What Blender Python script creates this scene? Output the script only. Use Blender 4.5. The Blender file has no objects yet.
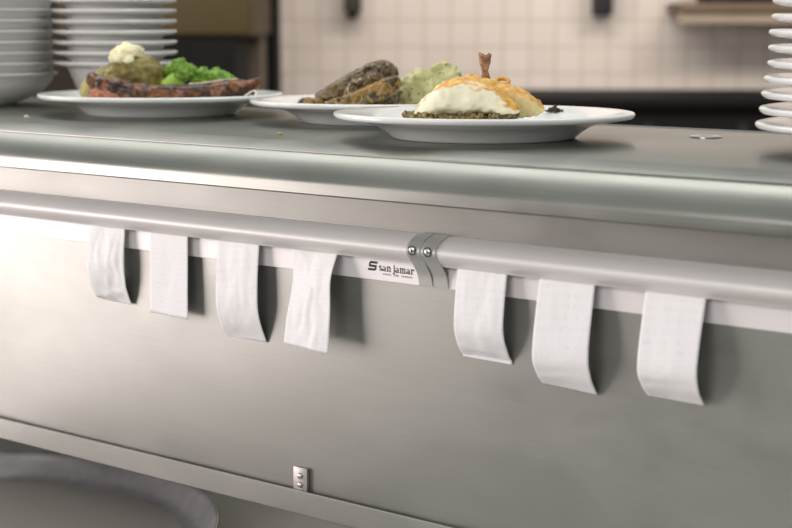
import bpy, bmesh, math, random
from mathutils import Vector, Matrix, Euler, noise
random.seed(7)
S = bpy.context.scene
COL = S.collection

# ------------------------------------------------------------------ camera
F_PX, CX, CY, HOR = 1540.0, 396.0, 264.0, 18.0
PITCH = math.atan((CY - HOR) / F_PX)
TH = math.atan(math.hypot(F_PX, CY - HOR) / (CX + 1650.0))
CAM = Vector((0, 0, 1.37))
RIGHT = Vector((math.cos(TH), math.sin(TH), 0))
AWAY = Vector((-math.sin(TH), math.cos(TH), 0))
cd = bpy.data.cameras.new('camera')
cam = bpy.data.objects.new('camera', cd)
COL.objects.link(cam)
cam.location = CAM
cam.rotation_euler = (math.pi / 2 - PITCH, 0, TH)
cd.sensor_width = 36
cd.lens = F_PX * 36 / 792
cd.clip_start = 0.05
cd.dof.use_dof = True
cd.dof.focus_distance = 1.50
cd.dof.aperture_fstop = 5.6
S.camera = cam

# ------------------------------------------------------------------ world, lights, exposure
S.view_settings.view_transform = 'Standard'
S.view_settings.look = 'None'
S.view_settings.gamma = 1
S.view_settings.exposure = 0.0
S.view_settings.use_curve_mapping = False
W = bpy.data.worlds.new('kitchen_air')
S.world = W
W.use_nodes = True
_t = W.node_tree
_c = _t.nodes.new('ShaderNodeTexCoord')
_s = _t.nodes.new('ShaderNodeSeparateXYZ')
_m = _t.nodes.new('ShaderNodeMapRange')
_m.inputs['From Min'].default_value = -1
_r = _t.nodes.new('ShaderNodeValToRGB')
_t.links.new(_c.outputs['Generated'], _s.inputs[0])
_t.links.new(_s.outputs[2], _m.inputs[0])
_t.links.new(_m.outputs[0], _r.inputs[0])
_t.links.new(_r.outputs[0], _t.nodes['Background'].inputs[0])
_e = _r.color_ramp.elements
while len(_e) < 5:
    _e.new(0.5)
for _k, (_p, _v) in zip(_e, ((0.0, (.11, .11, .10)), (0.45, (.165, .17, .157)), (0.58, (.25, .265, .25)), (0.71, (.54, .56, .54)), (1.0, (.76, .78, .76)))):
    _k.position = _p
    _k.color = (*_v, 1)
W.node_tree.nodes['Background'].inputs[1].default_value = 0.85


def area(name, loc, target, sx, sy, power, color):
    l = bpy.data.lights.new(name, 'AREA')
    l.shape = 'RECTANGLE'
    l.size, l.size_y, l.energy, l.color = sx, sy, power, color
    o = bpy.data.objects.new(name, l)
    COL.objects.link(o)
    o.location = loc
    o.rotation_euler = (Vector(target) - Vector(loc)).to_track_quat('-Z', 'Y').to_euler()
    return o


area('side_window_light', (-3.8, -0.70, 1.05), (-1.4, 1.1, 1.0), 2.0, 2.0, 90, (1.0, 0.88, 0.872))
area('front_window_light', (-0.60, -1.6, 2.10), (-0.85, 1.1, 1.15), 1.6, 0.9, 30, (1.0, 0.96, 0.94))
area('added_pass_light', (-1.5, 1.47, 2.10), (-1.5, 1.40, 1.2), 2.7, 0.32, 9.5, (1.0, 0.99, 0.95))  # added unseen strip light, brightens the food and streaks the rolled edge
area('added_wall_light', tuple(AWAY * 4.3 + RIGHT * 0.9 + Vector((0, 0, 2.6))), tuple(AWAY * 6.2 + RIGHT * 0.9 + Vector((0, 0, 1.0))), 3.6, 0.5, 56, (1.0, 0.91, 0.85))  # added unseen light, there only to brighten the tiles

# ------------------------------------------------------------------ helpers


def lin(r, g, b):
    def c(v):
        v /= 255.0
        return v / 12.92 if v <= 0.04045 else ((v + 0.055) / 1.055) ** 2.4
    return (c(r), c(g), c(b), 1)


def at(px, d, z=0.0):
    """point at forward distance d straight under/over image column px"""
    p = AWAY * d + RIGHT * ((px - CX) / F_PX * d)
    return Vector((p.x, p.y, z))


def zat(py, d):
    return CAM.z - (py - HOR) / F_PX * d


class Nodes:
    def __init__(self, name):
        self.m = bpy.data.materials.new(name)
        self.m.use_nodes = True
        self.t = self.m.node_tree
        self.b = self.t.nodes['Principled BSDF']

    def n(self, kind, **kw):
        nd = self.t.nodes.new(kind)
        for k, v in kw.items():
            if k.startswith('i_'):
                nd.inputs[k[2:].replace('_', ' ')].default_value = v
            else:
                setattr(nd, k, v)
        return nd

    def l(self, a, b):
        self.t.links.new(a, b)

    def coord(self, scale=(1, 1, 1), src='Object', rot=(0, 0, 0)):
        tc = self.n('ShaderNodeTexCoord')
        mp = self.n('ShaderNodeMapping')
        mp.inputs['Scale'].default_value = scale
        mp.inputs['Rotation'].default_value = rot
        self.l(tc.outputs[src], mp.inputs[0])
        return mp.outputs[0]

    def noise(self, vec, scale, detail=4, rough=0.55, dist=0.0):
        nd = self.n('ShaderNodeTexNoise')
        nd.inputs['Scale'].default_value = scale
        nd.inputs['Detail'].default_value = detail
        nd.inputs['Roughness'].default_value = rough
        nd.inputs['Distortion'].default_value = dist
        self.l(vec, nd.inputs['Vector'])
        return nd.outputs[0]

    def ramp(self, fac, stops, interp='LINEAR'):
        r = self.n('ShaderNodeValToRGB')
        r.color_ramp.interpolation = interp
        el = r.color_ramp.elements
        while len(el) < len(stops):
            el.new(0.5)
        for e, (p, c) in zip(el, stops):
            e.position = p
            e.color = c if len(c) == 4 else (*c, 1)
        self.l(fac, r.inputs[0])
        return r.outputs[0]

    def bump(self, h, strength, dist=0.002):
        b = self.n('ShaderNodeBump')
        b.inputs['Strength'].default_value = strength
        b.inputs['Distance'].default_value = dist
        self.l(h, b.inputs['Height'])
        self.l(b.outputs[0], self.b.inputs['Normal'])

    def mix(self, fac, a, b):
        m = self.n('ShaderNodeMix', data_type='RGBA')
        for v, i in ((fac, 0), (a, 6), (b, 7)):
            if hasattr(v, 'links') or hasattr(v, 'is_linked'):
                self.l(v, m.inputs[i])
            else:
                m.inputs[i].default_value = v
        return m.outputs[2]

    def set(self, **kw):
        for k, v in kw.items():
            self.b.inputs[k.replace('_', ' ')].default_value = v
        return self.m


def plain(name, col, rough=0.5, metal=0.0, **kw):
    k = Nodes(name)
    k.set(Base_Color=col, Roughness=rough, Metallic=metal, **kw)
    return k.m


def steel(name, col, r0, r1, stretch=(1.5, 60, 60), bump=0.05, smudge=0.12, metal=1.0, sd=5):
    k = Nodes(name)
    v = k.coord(stretch)
    brushed = k.noise(v, 9, 5, 0.7)
    v2 = k.coord((3, 3, 6), rot=(0, 0.6, 0))
    sm = k.noise(v2, 2.2, sd, 0.6, 0.5)
    rr = k.ramp(sm, [(0.3, (r0,) * 3), (0.7, (r1,) * 3)])
    k.l(rr, k.b.inputs['Roughness'])
    dark = tuple(c * (1 - smudge) for c in col[:3]) + (1,)
    mixv = k.n('ShaderNodeMath', operation='MULTIPLY_ADD')
    k.l(brushed, mixv.inputs[0])
    mixv.inputs[1].default_value = 0.6
    k.l(sm, mixv.inputs[2])
    k.l(k.ramp(mixv.outputs[0], [(0.55, dark), (1.0, col)]), k.b.inputs['Base Color'])
    k.bump(brushed, bump, 0.001)
    k.set(Metallic=metal)
    return k.m


def link(name, me, mat, parent=None):
    o = bpy.data.objects.new(name, me)
    COL.objects.link(o)
    if mat is not None:
        me.materials.append(mat)
    if parent is not None:
        o.parent = parent
    return o


def finish(bm, name, mat, parent=None, smooth=False, angle=35):
    bmesh.ops.recalc_face_normals(bm, faces=bm.faces)
    me = bpy.data.meshes.new(name)
    bm.to_mesh(me)
    bm.free()
    if smooth:
        me.shade_smooth()
        if angle:
            me.set_sharp_from_angle(angle=math.radians(angle))
    return link(name, me, mat, parent)


def tag(o, label=None, cat=None, group=None, kind=None):
    for k, v in (('label', label), ('category', cat), ('group', group), ('kind', kind)):
        if v:
            o[k] = v
    return o


def empty(name, loc, rz=0.0):
    o = bpy.data.objects.new(name, None)
    o.empty_display_size = 0.02
    COL.objects.link(o)
    o.location = loc
    o.rotation_euler = (0, 0, rz)
    return o


def box(bm, lo, hi, bevel=0.0, seg=2):
    r = bmesh.ops.create_cube(bm, size=1)
    vs = r['verts']
    for v in vs:
        v.co = Vector([lo[i] + (v.co[i] + 0.5) * (hi[i] - lo[i]) for i in range(3)])
    if bevel:
        es = list({e for v in vs for e in v.link_edges})
        bmesh.ops.bevel(bm, geom=es, offset=bevel, segments=seg, affect='EDGES', profile=0.5)


def box_obj(name, lo, hi, mat, parent=None, bevel=0.0, seg=2):
    bm = bmesh.new()
    box(bm, lo, hi, bevel, seg)
    return finish(bm, name, mat, parent, smooth=bevel > 0)


def extrude_x(bm, prof, x0, x1):
    """closed (y, z) outline pushed along X"""
    a = [bm.verts.new((x0, y, z)) for y, z in prof]
    b = [bm.verts.new((x1, y, z)) for y, z in prof]
    n = len(prof)
    for i in range(n):
        j = (i + 1) % n
        bm.faces.new((a[i], a[j], b[j], b[i]))
    bm.faces.new(list(reversed(a)))
    bm.faces.new(b)


def spline(pts, n=6):
    out = []
    P = [Vector(p) for p in pts]
    for i in range(len(P) - 1):
        p0 = P[i - 1] if i else P[0] * 2 - P[1]
        p1, p2 = P[i], P[i + 1]
        p3 = P[i + 2] if i + 2 < len(P) else P[-1] * 2 - P[-2]
        for k in range(n):
            t = k / n
            out.append(0.5 * ((2 * p1) + (p2 - p0) * t + (2 * p0 - 5 * p1 + 4 * p2 - p3) * t * t + (3 * p1 - p0 - 3 * p2 + p3) * t ** 3))
    out.append(P[-1])
    return out


def lathe(prof, seg=72, sx=1.0, sy=1.0):
    """closed (r, z) outline turned about Z; oval by sx, sy"""
    bm = bmesh.new()
    rings = []
    for r, z in prof:
        if r < 1e-6:
            rings.append([bm.verts.new((0, 0, z))])
        else:
            rings.append([bm.verts.new((r * sx * math.cos(2 * math.pi * i / seg), r * sy * math.sin(2 * math.pi * i / seg), z)) for i in range(seg)])
    for k in range(len(rings) - 1):
        a, b = rings[k], rings[k + 1]
        for i in range(seg):
            j = (i + 1) % seg
            if len(a) == 1 and len(b) == 1:
                continue
            if len(a) == 1:
                bm.faces.new((a[0], b[j], b[i]))
            elif len(b) == 1:
                bm.faces.new((a[i], a[j], b[0]))
            else:
                bm.faces.new((a[i], a[j], b[j], b[i]))
    return bm


def cyl(bm, p0, p1, r0, r1=None, seg=20):
    p0, p1 = Vector(p0), Vector(p1)
    r1 = r0 if r1 is None else r1
    q = (p1 - p0).to_track_quat('Z', 'Y')
    a = [bm.verts.new(p0 + q @ Vector((r0 * math.cos(2 * math.pi * i / seg), r0 * math.sin(2 * math.pi * i / seg), 0))) for i in range(seg)]
    b = [bm.verts.new(p1 + q @ Vector((r1 * math.cos(2 * math.pi * i / seg), r1 * math.sin(2 * math.pi * i / seg), 0))) for i in range(seg)]
    for i in range(seg):
        j = (i + 1) % seg
        bm.faces.new((a[i], a[j], b[j], b[i]))
    bm.faces.new(list(reversed(a)))
    bm.faces.new(b)


def displace(me, amps, seed=0, ridged=False):
    off = Vector((seed * 3.1, seed * 1.7, seed * 5.3))
    nor = [v.normal.copy() for v in me.vertices]
    for v, n in zip(me.vertices, nor):
        d = 0
        for amp, sc in amps:
            q = noise.noise(v.co * sc + off)
            d += amp * ((0.45 - 2 * abs(q)) if ridged else q)
        v.co += n * d


def loft_bm(stations, seg=20, power=2.4):
    """stations: (u, v, w, rv, rw) rings in the v/w plane along u, rounded ends"""
    bm = bmesh.new()
    rings = []
    n = len(stations)
    for k, (u, v, w, rv, rw) in enumerate(stations):
        ring = []
        for i in range(seg):
            a = 2 * math.pi * i / seg
            c, s = math.cos(a), math.sin(a)
            ring.append(bm.verts.new((u, v + rv * math.copysign(abs(c) ** (2 / power), c), w + rw * math.copysign(abs(s) ** (2 / power), s))))
        rings.append(ring)
    for k in range(n - 1):
        for i in range(seg):
            j = (i + 1) % seg
            bm.faces.new((rings[k][i], rings[k][j], rings[k + 1][j], rings[k + 1][i]))
    bm.faces.new(list(reversed(rings[0])))
    bm.faces.new(rings[-1])
    return bm


def interp(stations, n=5):
    out = []
    for i in range(len(stations) - 1):
        for k in range(n):
            t = k / n
            t = t
            out.append(tuple(a + (b - a) * t for a, b in zip(stations[i], stations[i + 1])))
    out.append(stations[-1])
    return out


def spl_st(stations, n=5):
    """Catmull-Rom through 5-tuples"""
    P = stations
    out = []
    for i in range(len(P) - 1):
        p1, p2 = P[i], P[i + 1]
        p0 = P[i - 1] if i else p1
        p3 = P[i + 2] if i + 2 < len(P) else p2
        for k in range(n):
            t = k / n
            out.append(tuple(0.5 * (2 * b + (c - a) * t + (2 * a - 5 * b + 4 * c - d) * t * t + (3 * b - a - 3 * c + d) * t ** 3) for a, b, c, d in zip(p0, p1, p2, p3)))
    out.append(P[-1])
    return out


def remesh(bm, voxel, smooth=4):
    """fuse overlapping solids into one skin"""
    me = bpy.data.meshes.new('tmp')
    bmesh.ops.recalc_face_normals(bm, faces=bm.faces)
    bm.to_mesh(me)
    bm.free()
    o = bpy.data.objects.new('tmp', me)
    COL.objects.link(o)
    md = o.modifiers.new('r', 'REMESH')
    md.mode = 'VOXEL'
    md.voxel_size = voxel
    if smooth:
        ms = o.modifiers.new('s', 'SMOOTH')
        ms.iterations = smooth
        ms.factor = 0.5
    dg = bpy.context.evaluated_depsgraph_get()
    dg.update()
    out = bpy.data.meshes.new_from_object(o.evaluated_get(dg))
    bpy.data.objects.remove(o)
    bpy.data.meshes.remove(me)
    return out


def ell(bm, c, r, rot=(0, 0, 0), seg=16):
    res = bmesh.ops.create_uvsphere(bm, u_segments=seg, v_segments=max(8, seg // 2), radius=1)
    M = Matrix.Translation(c) @ Euler(rot).to_matrix().to_4x4() @ Matrix.Diagonal((*r, 1))
    bmesh.ops.transform(bm, matrix=M, verts=res['verts'])


def fused(name, bm, mat, voxel=0.002, smooth=4, amps=(), seed=0, parent=None, floor=None, ridged=False):
    me = remesh(bm, voxel, smooth)
    me.materials.clear()
    if amps:
        displace(me, amps, seed, ridged)
    if floor is not None:
        for v in me.vertices:
            if v.co.z < floor:
                v.co.z = floor
    me.shade_smooth()
    me.name = name
    return link(name, me, mat, parent)


def plate_top(r):
    top = [(0, .0100), (.0834, .0105), (.0933, .0118), (.1003, .0150), (.1072, .0195), (.1172, .0218), (.1350, .0248), (.1455, .0262), (.149, .0262)]
    for (r0, z0), (r1, z1) in zip(top, top[1:]):
        if r <= r1:
            return z0 + (z1 - z0) * (r - r0) / (r1 - r0)
    return -1


PLATES = {}


def rest(o, key):
    """let the underside of a placed food follow the plate it lies on"""
    c, sx, sy = PLATES[key]
    for v in o.data.vertices:
        p = Matrix.Rotation(TH, 4, 'Z') @ v.co + o.location - c
        u, w = p.dot(RIGHT) / sx, p.dot(AWAY) / sy
        h = plate_top(math.hypot(u, w)) + 0.0003
        if p.z < h:
            v.co.z += h - p.z


def place(o, p):
    o.location = p
    o.rotation_euler = (0, 0, TH)
    return o


# ------------------------------------------------------------------ materials
M = {}
M['panel'] = steel('panel_steel', (0.335, 0.338, 0.315, 1), 0.40, 0.50, (1.5, 40, 50), 0.04, 0.10)
M['top'] = steel('worktop_steel', (0.30, 0.305, 0.28, 1), 0.28, 0.38, (1.2, 45, 45), 0.003, 0.16, 1.0, 2)
M['table'] = steel('table_steel', (0.50, 0.50, 0.47, 1), 0.3, 0.45, (1.2, 45, 45), 0.04, 0.15, 0.6)
M['lip'] = steel('channel_steel', (0.39, 0.39, 0.365, 1), 0.46, 0.56, (2, 60, 60), 0.04, 0.1)
M['alu'] = steel('rail_aluminium', (0.76, 0.735, 0.725, 1), 0.36, 0.44, (1.5, 90, 90), 0.02, 0.05, 0.12)
M['strip'] = plain('satin_white_aluminium', (0.80, 0.77, 0.77, 1), 0.42, 0.15)
M['cap'] = plain('cap_metal', (0.58, 0.58, 0.56, 1), 0.36, 0.45)
M['screw'] = plain('screw_metal', (0.62, 0.61, 0.58, 1), 0.25, 1.0)
M['black'] = plain('black_print', (0.008, 0.008, 0.008, 1), 0.5)
M['hole'] = plain('dark_recess', (0.02, 0.02, 0.02, 1), 0.7)
M['bracket'] = steel('bracket_zinc', (0.52, 0.48, 0.46, 1), 0.35, 0.5, (20, 20, 20), 0.08, 0.2)
M['china'] = plain('white_glazed_china', (0.80, 0.81, 0.80, 1), 0.18, 0.0, Coat_Weight=0.4, Coat_Roughness=0.08)
M['bowl'] = plain('white_bowl_china', (0.72, 0.71, 0.70, 1), 0.3)
M['dark'] = plain('dark_enamel', (0.008, 0.008, 0.008, 1), 0.7, Specular_IOR_Level=0.12)
M['darkm'] = plain('dark_metal', (0.016, 0.016, 0.018, 1), 0.6)


def mat_tile():
    k = Nodes('cream_square_tiles')
    v = k.coord((1, 1, 1))
    br = k.n('ShaderNodeTexBrick')
    br.offset = 0
    br.squash = 1
    br.inputs['Scale'].default_value = 1
    br.inputs['Brick Width'].default_value = 0.1047
    br.inputs['Row Height'].default_value = 0.1047
    br.inputs['Mortar Size'].default_value = 0.0048
    br.inputs['Mortar Smooth'].default_value = 0.2
    br.inputs['Color1'].default_value = lin(232, 222, 212)
    br.inputs['Color2'].default_value = lin(226, 213, 203)
    br.inputs['Mortar'].default_value = lin(206, 192, 176)
    k.l(v, br.inputs['Vector'])
    k.l(br.outputs[0], k.b.inputs['Base Color'])
    k.set(Roughness=0.35)
    return k.m


def mat_paint(name, c, rough=0.6):
    k = Nodes(name)
    n = k.noise(k.coord((1, 1, 1)), 3, 4)
    d = tuple(x * 0.82 for x in c[:3]) + (1,)
    k.l(k.ramp(n, [(0.3, d), (0.7, c)]), k.b.inputs['Base Color'])
    k.set(Roughness=rough)
    return k.m


def mat_pan():
    k = Nodes('worn_pan_aluminium')
    v = k.coord((1, 1, 1))
    n = k.noise(v, 9, 6, 0.65, 0.4)
    k.l(k.ramp(n, [(0.3, (0.16, 0.158, 0.16, 1)), (0.7, (0.34, 0.335, 0.335, 1))]), k.b.inputs['Base Color'])
    k.l(k.ramp(n, [(0.3, (0.45,) * 3), (0.7, (0.3,) * 3)]), k.b.inputs['Roughness'])
    k.set(Metallic=0.35)
    k.bump(k.noise(v, 60, 3), 0.1, 0.001)
    return k.m


def mat_paper(seed):
    k = Nodes('ticket_paper')
    tc = k.n('ShaderNodeTexCoord')
    mp = k.n('ShaderNodeMapping')
    mp.inputs['Location'].default_value = (seed * 1.37, seed * 0.61, 0)
    k.l(tc.outputs['UV'], mp.inputs[0])
    sep = k.n('ShaderNodeSeparateXYZ')
    k.l(mp.outputs[0], sep.inputs[0])
    row = k.n('ShaderNodeMath', operation='MULTIPLY')
    row.inputs[1].default_value = 36
    k.l(sep.outputs[1], row.inputs[0])
    fr = k.n('ShaderNodeMath', operation='FRACT')
    k.l(row.outputs[0], fr.inputs[0])
    fl = k.n('ShaderNodeMath', operation='FLOOR')
    k.l(row.outputs[0], fl.inputs[0])
    band = k.n('ShaderNodeMath', operation='LESS_THAN')
    band.inputs[1].default_value = 0.42
    k.l(fr.outputs[0], band.inputs[0])
    cb = k.n('ShaderNodeCombineXYZ')
    u = k.n('ShaderNodeMath', operation='MULTIPLY')
    u.inputs[1].default_value = 17
    k.l(sep.outputs[0], u.inputs[0])
    k.l(u.outputs[0], cb.inputs[0])
    k.l(fl.outputs[0], cb.inputs[1])
    nz = k.noise(cb.outputs[0], 1.7, 3, 0.7)
    th = k.n('ShaderNodeMath', operation='GREATER_THAN')
    th.inputs[1].default_value = 0.55
    k.l(nz, th.inputs[0])
    mu = k.n('ShaderNodeMath', operation='MULTIPLY')
    k.l(band.outputs[0], mu.inputs[0])
    k.l(th.outputs[0], mu.inputs[1])
    m2 = k.n('ShaderNodeMath', operation='MULTIPLY')
    m2.inputs[1].default_value = 0.13
    k.l(mu.outputs[0], m2.inputs[0])
    k.l(k.mix(m2.outputs[0], (0.82, 0.812, 0.818, 1), (0.35, 0.35, 0.38, 1)), k.b.inputs['Base Color'])
    k.set(Roughness=0.55)
    return k.m


def mat_food(name, stops, scale, rough=0.5, bump=0.3, bscale=None, dist=0.3, spec=0.5, sss=0.0, detail=5, coat=0.0):
    k = Nodes(name)
    v = k.coord((1, 1, 1))
    n = k.noise(v, scale, detail, 0.6, dist)
    k.l(k.ramp(n, stops), k.b.inputs['Base Color'])
    k.set(Roughness=rough, Specular_IOR_Level=spec, Coat_Weight=coat, Coat_Roughness=0.2)
    if sss:
        k.set(Subsurface_Weight=sss, Subsurface_Scale=0.01)
    k.bump(k.noise(v, bscale or scale * 2, 4), bump, 0.002)
    return k.m


def mat_fish(name, white, gold, dark, lo=0.15, hi=0.75, xg=0.0):
    """pale flesh, browned on the upper face"""
    k = Nodes(name)
    v = k.coord((1, 1, 1))
    n = k.noise(v, 55, 5, 0.6, 0.4)
    n2 = k.noise(v, 130, 4, 0.6)
    g = k.n('ShaderNodeNewGeometry')
    sep = k.n('ShaderNodeSeparateXYZ')
    k.l(g.outputs['Normal'], sep.inputs[0])
    ad = k.n('ShaderNodeMath', operation='MULTIPLY_ADD')
    k.l(n, ad.inputs[0])
    ad.inputs[1].default_value = 1.3
    k.l(sep.outputs[2], ad.inputs[2])
    tg = k.n('ShaderNodeSeparateXYZ')
    k.l(k.n('ShaderNodeTexCoord').outputs['Generated'], tg.inputs[0])
    mx = k.n('ShaderNodeMapRange')
    mx.inputs['From Min'].default_value = 0.60
    mx.inputs['From Max'].default_value = 0.95
    mx.inputs['To Max'].default_value = xg
    k.l(tg.outputs[0], mx.inputs[0])
    ax = k.n('ShaderNodeMath', operation='ADD')
    k.l(ad.outputs[0], ax.inputs[0])
    k.l(mx.outputs[0], ax.inputs[1])
    ad = ax
    mr = k.n('ShaderNodeMapRange')
    mr.inputs['From Min'].default_value = lo + 0.65
    mr.inputs['From Max'].default_value = hi + 0.65
    k.l(ad.outputs[0], mr.inputs[0])
    crust = k.ramp(n2, [(0.35, dark), (0.55, gold), (0.75, gold)])
    k.l(k.mix(mr.outputs[0], white, crust), k.b.inputs['Base Color'])
    k.set(Roughness=0.38, Subsurface_Weight=0.15, Subsurface_Scale=0.006)
    k.bump(k.noise(k.coord((40, 40, 160)), 1.2, 4), 0.25, 0.002)
    return k.m


# ------------------------------------------------------------------ the room
WD = 6.2


def wall_frontal(name, px0, px1, d, z0, z1, mat, thick=0.12):
    s = d / F_PX
    w = (px1 - px0) * s
    o = box_obj(name, (0, 0, z0), (w, thick, z1), mat)
    o.location = at(px0, d)
    o.rotation_euler = (0, 0, TH)
    o['kind'] = 'structure'
    return o


tile = mat_tile()
wb = bpy.data.meshes.new('wall_back')
# tiled wall: local X/Y lie in the wall face so the square grid runs straight
bm = bmesh.new()
box(bm, (0, 0, -0.12), (5.2, 2.9, 0))
wall = finish(bm, 'wall_back', tile)
wall.location = at(268, WD)
wall.rotation_euler = (math.pi / 2, 0, TH)
wall['kind'] = 'structure'
wall_frontal('wall_left', -900, 262, 6.0, 0, 2.9, mat_paint('olive_wall_paint', lin(66, 55, 36)))
wall_frontal('trim_1', 262, 277, 5.95, 0, 2.9, M['dark'], 0.25)
wall_frontal('trim_2', 233, 262, 5.7, 0, 2.9, mat_paint('grey_brown_pillar_paint', lin(112, 102, 86)), 0.28)
fl = box_obj('floor', (-8, -3, -0.1), (6, 9, 0), mat_paint('quarry_floor', lin(120, 92, 80)))
fl['kind'] = 'structure'

# ------------------------------------------------------------------ steel pass counter
X0, X1 = -3.0, 0.45
PY = 1.118                                    # face of the front panel
counter = tag(empty('pass_counter', (0, 0, 0)), 'long stainless steel pass counter with a rolled front edge carrying the plates', 'counter')
nose = [tuple(p) for p in spline([(1.132, 1.2530), (1.123, 1.2507), (1.1115, 1.2468), (1.1005, 1.2415), (1.0910, 1.2350), (1.0835, 1.2278), (1.0795, 1.2210), (1.0785, 1.2150), (1.0782, 1.2095)], 5)]
prof = [(1.505, 1.2515), (1.505, 1.2535), (1.497, 1.2545), (1.491, 1.253)] + nose + [(1.0792, 1.2082), (1.0804, 1.2090), (1.0812, 1.2200), (1.0850, 1.2265), (1.0925, 1.2335), (1.1015, 1.2395), (1.1120, 1.2443), (1.1235, 1.2482), (1.505, 1.2495)]
bm = bmesh.new()
extrude_x(bm, prof, X0, X1)
finish(bm, 'worktop', M['top'], counter, True, 14)
box_obj('front_panel', (X0, PY, 0.8867), (X1, PY + 0.004, 1.2492), M['panel'], counter)
box_obj('cabinet_body', (X0, PY + 0.0045, 1.12), (X1, 1.490, 1.2492), M['panel'], counter)
bm = bmesh.new()
extrude_x(bm, [(1.1060, 1.2460), (1.1175, 1.1780), (1.11795, 1.1780), (1.11795, 1.2460)], X0, X1)
finish(bm, 'shade_apron', M['panel'], counter)  # panel strip tilted down, its shape stands in for the overhang's shade
bm = bmesh.new()
extrude_x(bm, [(1.122, 0.8865), (1.122, 0.8838), (1.1115, 0.8838), (1.1107, 0.8845), (1.1107, 0.9070), (1.1113, 0.9078), (1.1127, 0.9078), (1.1133, 0.9070), (1.1133, 0.8865)], X0, X1)
finish(bm, 'bottom_channel', M['lip'], counter)
box_obj('added_shade_board', (X0 + .1, 1.486, 0.8302), (X1 - .1, 1.490, 0.915), M['dark'], counter)  # added dark board, gives the shade wedge beneath the channel
for x in (X0 + 0.03, X1 - 0.09):
    for y in (1.14, 1.39):
        box_obj('post', (x, y, 0.8302), (x + 0.06, y + 0.06, 1.1198), M['table'], counter, 0.004)
bm = lathe([(0.0062, 0.0), (0.0160, 0.0), (0.0160, 0.0010), (0.0140, 0.0018), (0.0075, 0.0018), (0.0062, 0.0010), (0.0062, 0.0)], 32)
g = finish(bm, 'grommet', M['screw'], counter, True)
g.location = (-0.682, 1.402, 1.2531)
g['label'] = 'small round metal grommet'

# bracket screwed to the panel behind the channel
br = tag(empty('angle_bracket', (-0.9620, PY, 0.8878)), 'small zinc angle bracket bolted to the panel above the bottom channel', 'bracket')


def loc_box(name, lo, hi, mat, parent, bevel=0.0):
    return box_obj(name, lo, hi, mat, parent, bevel)


loc_box('plate', (-0.0155, -0.0042, 0.0), (0.0025, -0.0003, 0.0428), M['bracket'], br, 0.0006)
for z, r in ((0.0345, 0.0032), (0.0255, 0.0030)):
    bm = lathe([(0, 0), (r, 0), (r, 0.0006), (r * 0.8, 0.0016), (r * 0.4, 0.0024), (0, 0.0026)], 24)
    s = finish(bm, 'bolt_head', M['screw'], br, True)
    s.location = (-0.0062, -0.0043, z)
    s.rotation_euler = (math.pi / 2, 0, 0)


# ------------------------------------------------------------------ work table and round pan
table = tag(empty('work_table', (-1.2, 1.1, 0)), 'stainless steel work table below the counter, under the round pan', 'table')
box_obj('tabletop', (-2.0, -0.62, 0.79), (1.75, 0.75, 0.83), M['table'], table, 0.006)
box_obj('undershelf', (-1.9, -0.55, 0.25), (1.65, 0.68, 0.28), M['table'], table, 0.005)
for x in (-1.93, 1.63):
    for y in (-0.56, 0.64):
        box_obj('leg', (x, y, 0.0), (x + 0.05, y + 0.05, 0.79), M['table'], table, 0.008)
bp = mat_pan()
R = 0.2745
pan = finish(lathe([(0, 0), (R - 0.032, 0), (R - 0.022, 0.003), (R - 0.004, 0.0240), (R - 0.001, 0.0285), (R, 0.0300), (R - 0.0010, 0.0322), (R - 0.0032, 0.0326), (R - 0.0048, 0.0312), (R - 0.0070, 0.0270), (R - 0.0185, 0.0095), (R - 0.0245, 0.0050), (R - 0.034, 0.0032), (R - 0.05, 0.0030), (0, 0.0030)], 128), 'round_pan', bp, None, True, 60)
stain = plain('baked_on_pan_floor', (0.28, 0.255, 0.235, 1), 0.5, 0.3)
pan.data.materials.append(stain)
for p_ in pan.data.polygons:
    if p_.center.z > 0.0025 and math.hypot(p_.center.x, p_.center.y) < R - 0.040:
        p_.material_index = 1
pan.location = (-1.2688, 0.915, 0.8302)
tag(pan, 'large round dark aluminium pan lying on the work table at lower left', 'pan')

# ------------------------------------------------------------------ ticket rails
capc = [tuple(p) for p in spline([(1.1160, 1.1775), (1.1049, 1.1741), (1.0967, 1.1685), (1.0941, 1.1644), (1.0957, 1.1598), (1.1010, 1.1548), (1.1076, 1.1463), (1.1122, 1.1390), (1.1148, 1.1290)], 5)]


def offs(curve, t):
    out = []
    for i, p in enumerate(curve):
        a = Vector(curve[max(0, i - 1)])
        b = Vector(curve[min(len(curve) - 1, i + 1)])
        d = (b - a).normalized()
        n = Vector((-d.y, d.x))
        out.append(tuple(Vector(p) + n * t))
    return out


shell_o = [tuple(p) for p in spline([(1.1160, 1.1768), (1.1058, 1.1730), (1.0982, 1.1677), (1.0958, 1.1640), (1.0968, 1.1602), (1.1005, 1.1558), (1.1050, 1.1520), (1.1066, 1.1500)], 5)]
shell_i = [(1.1080, 1.1508), (1.1062, 1.1535), (1.1075, 1.1570), (1.1085, 1.1640), (1.1120, 1.1690), (1.1160, 1.1725)]


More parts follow.
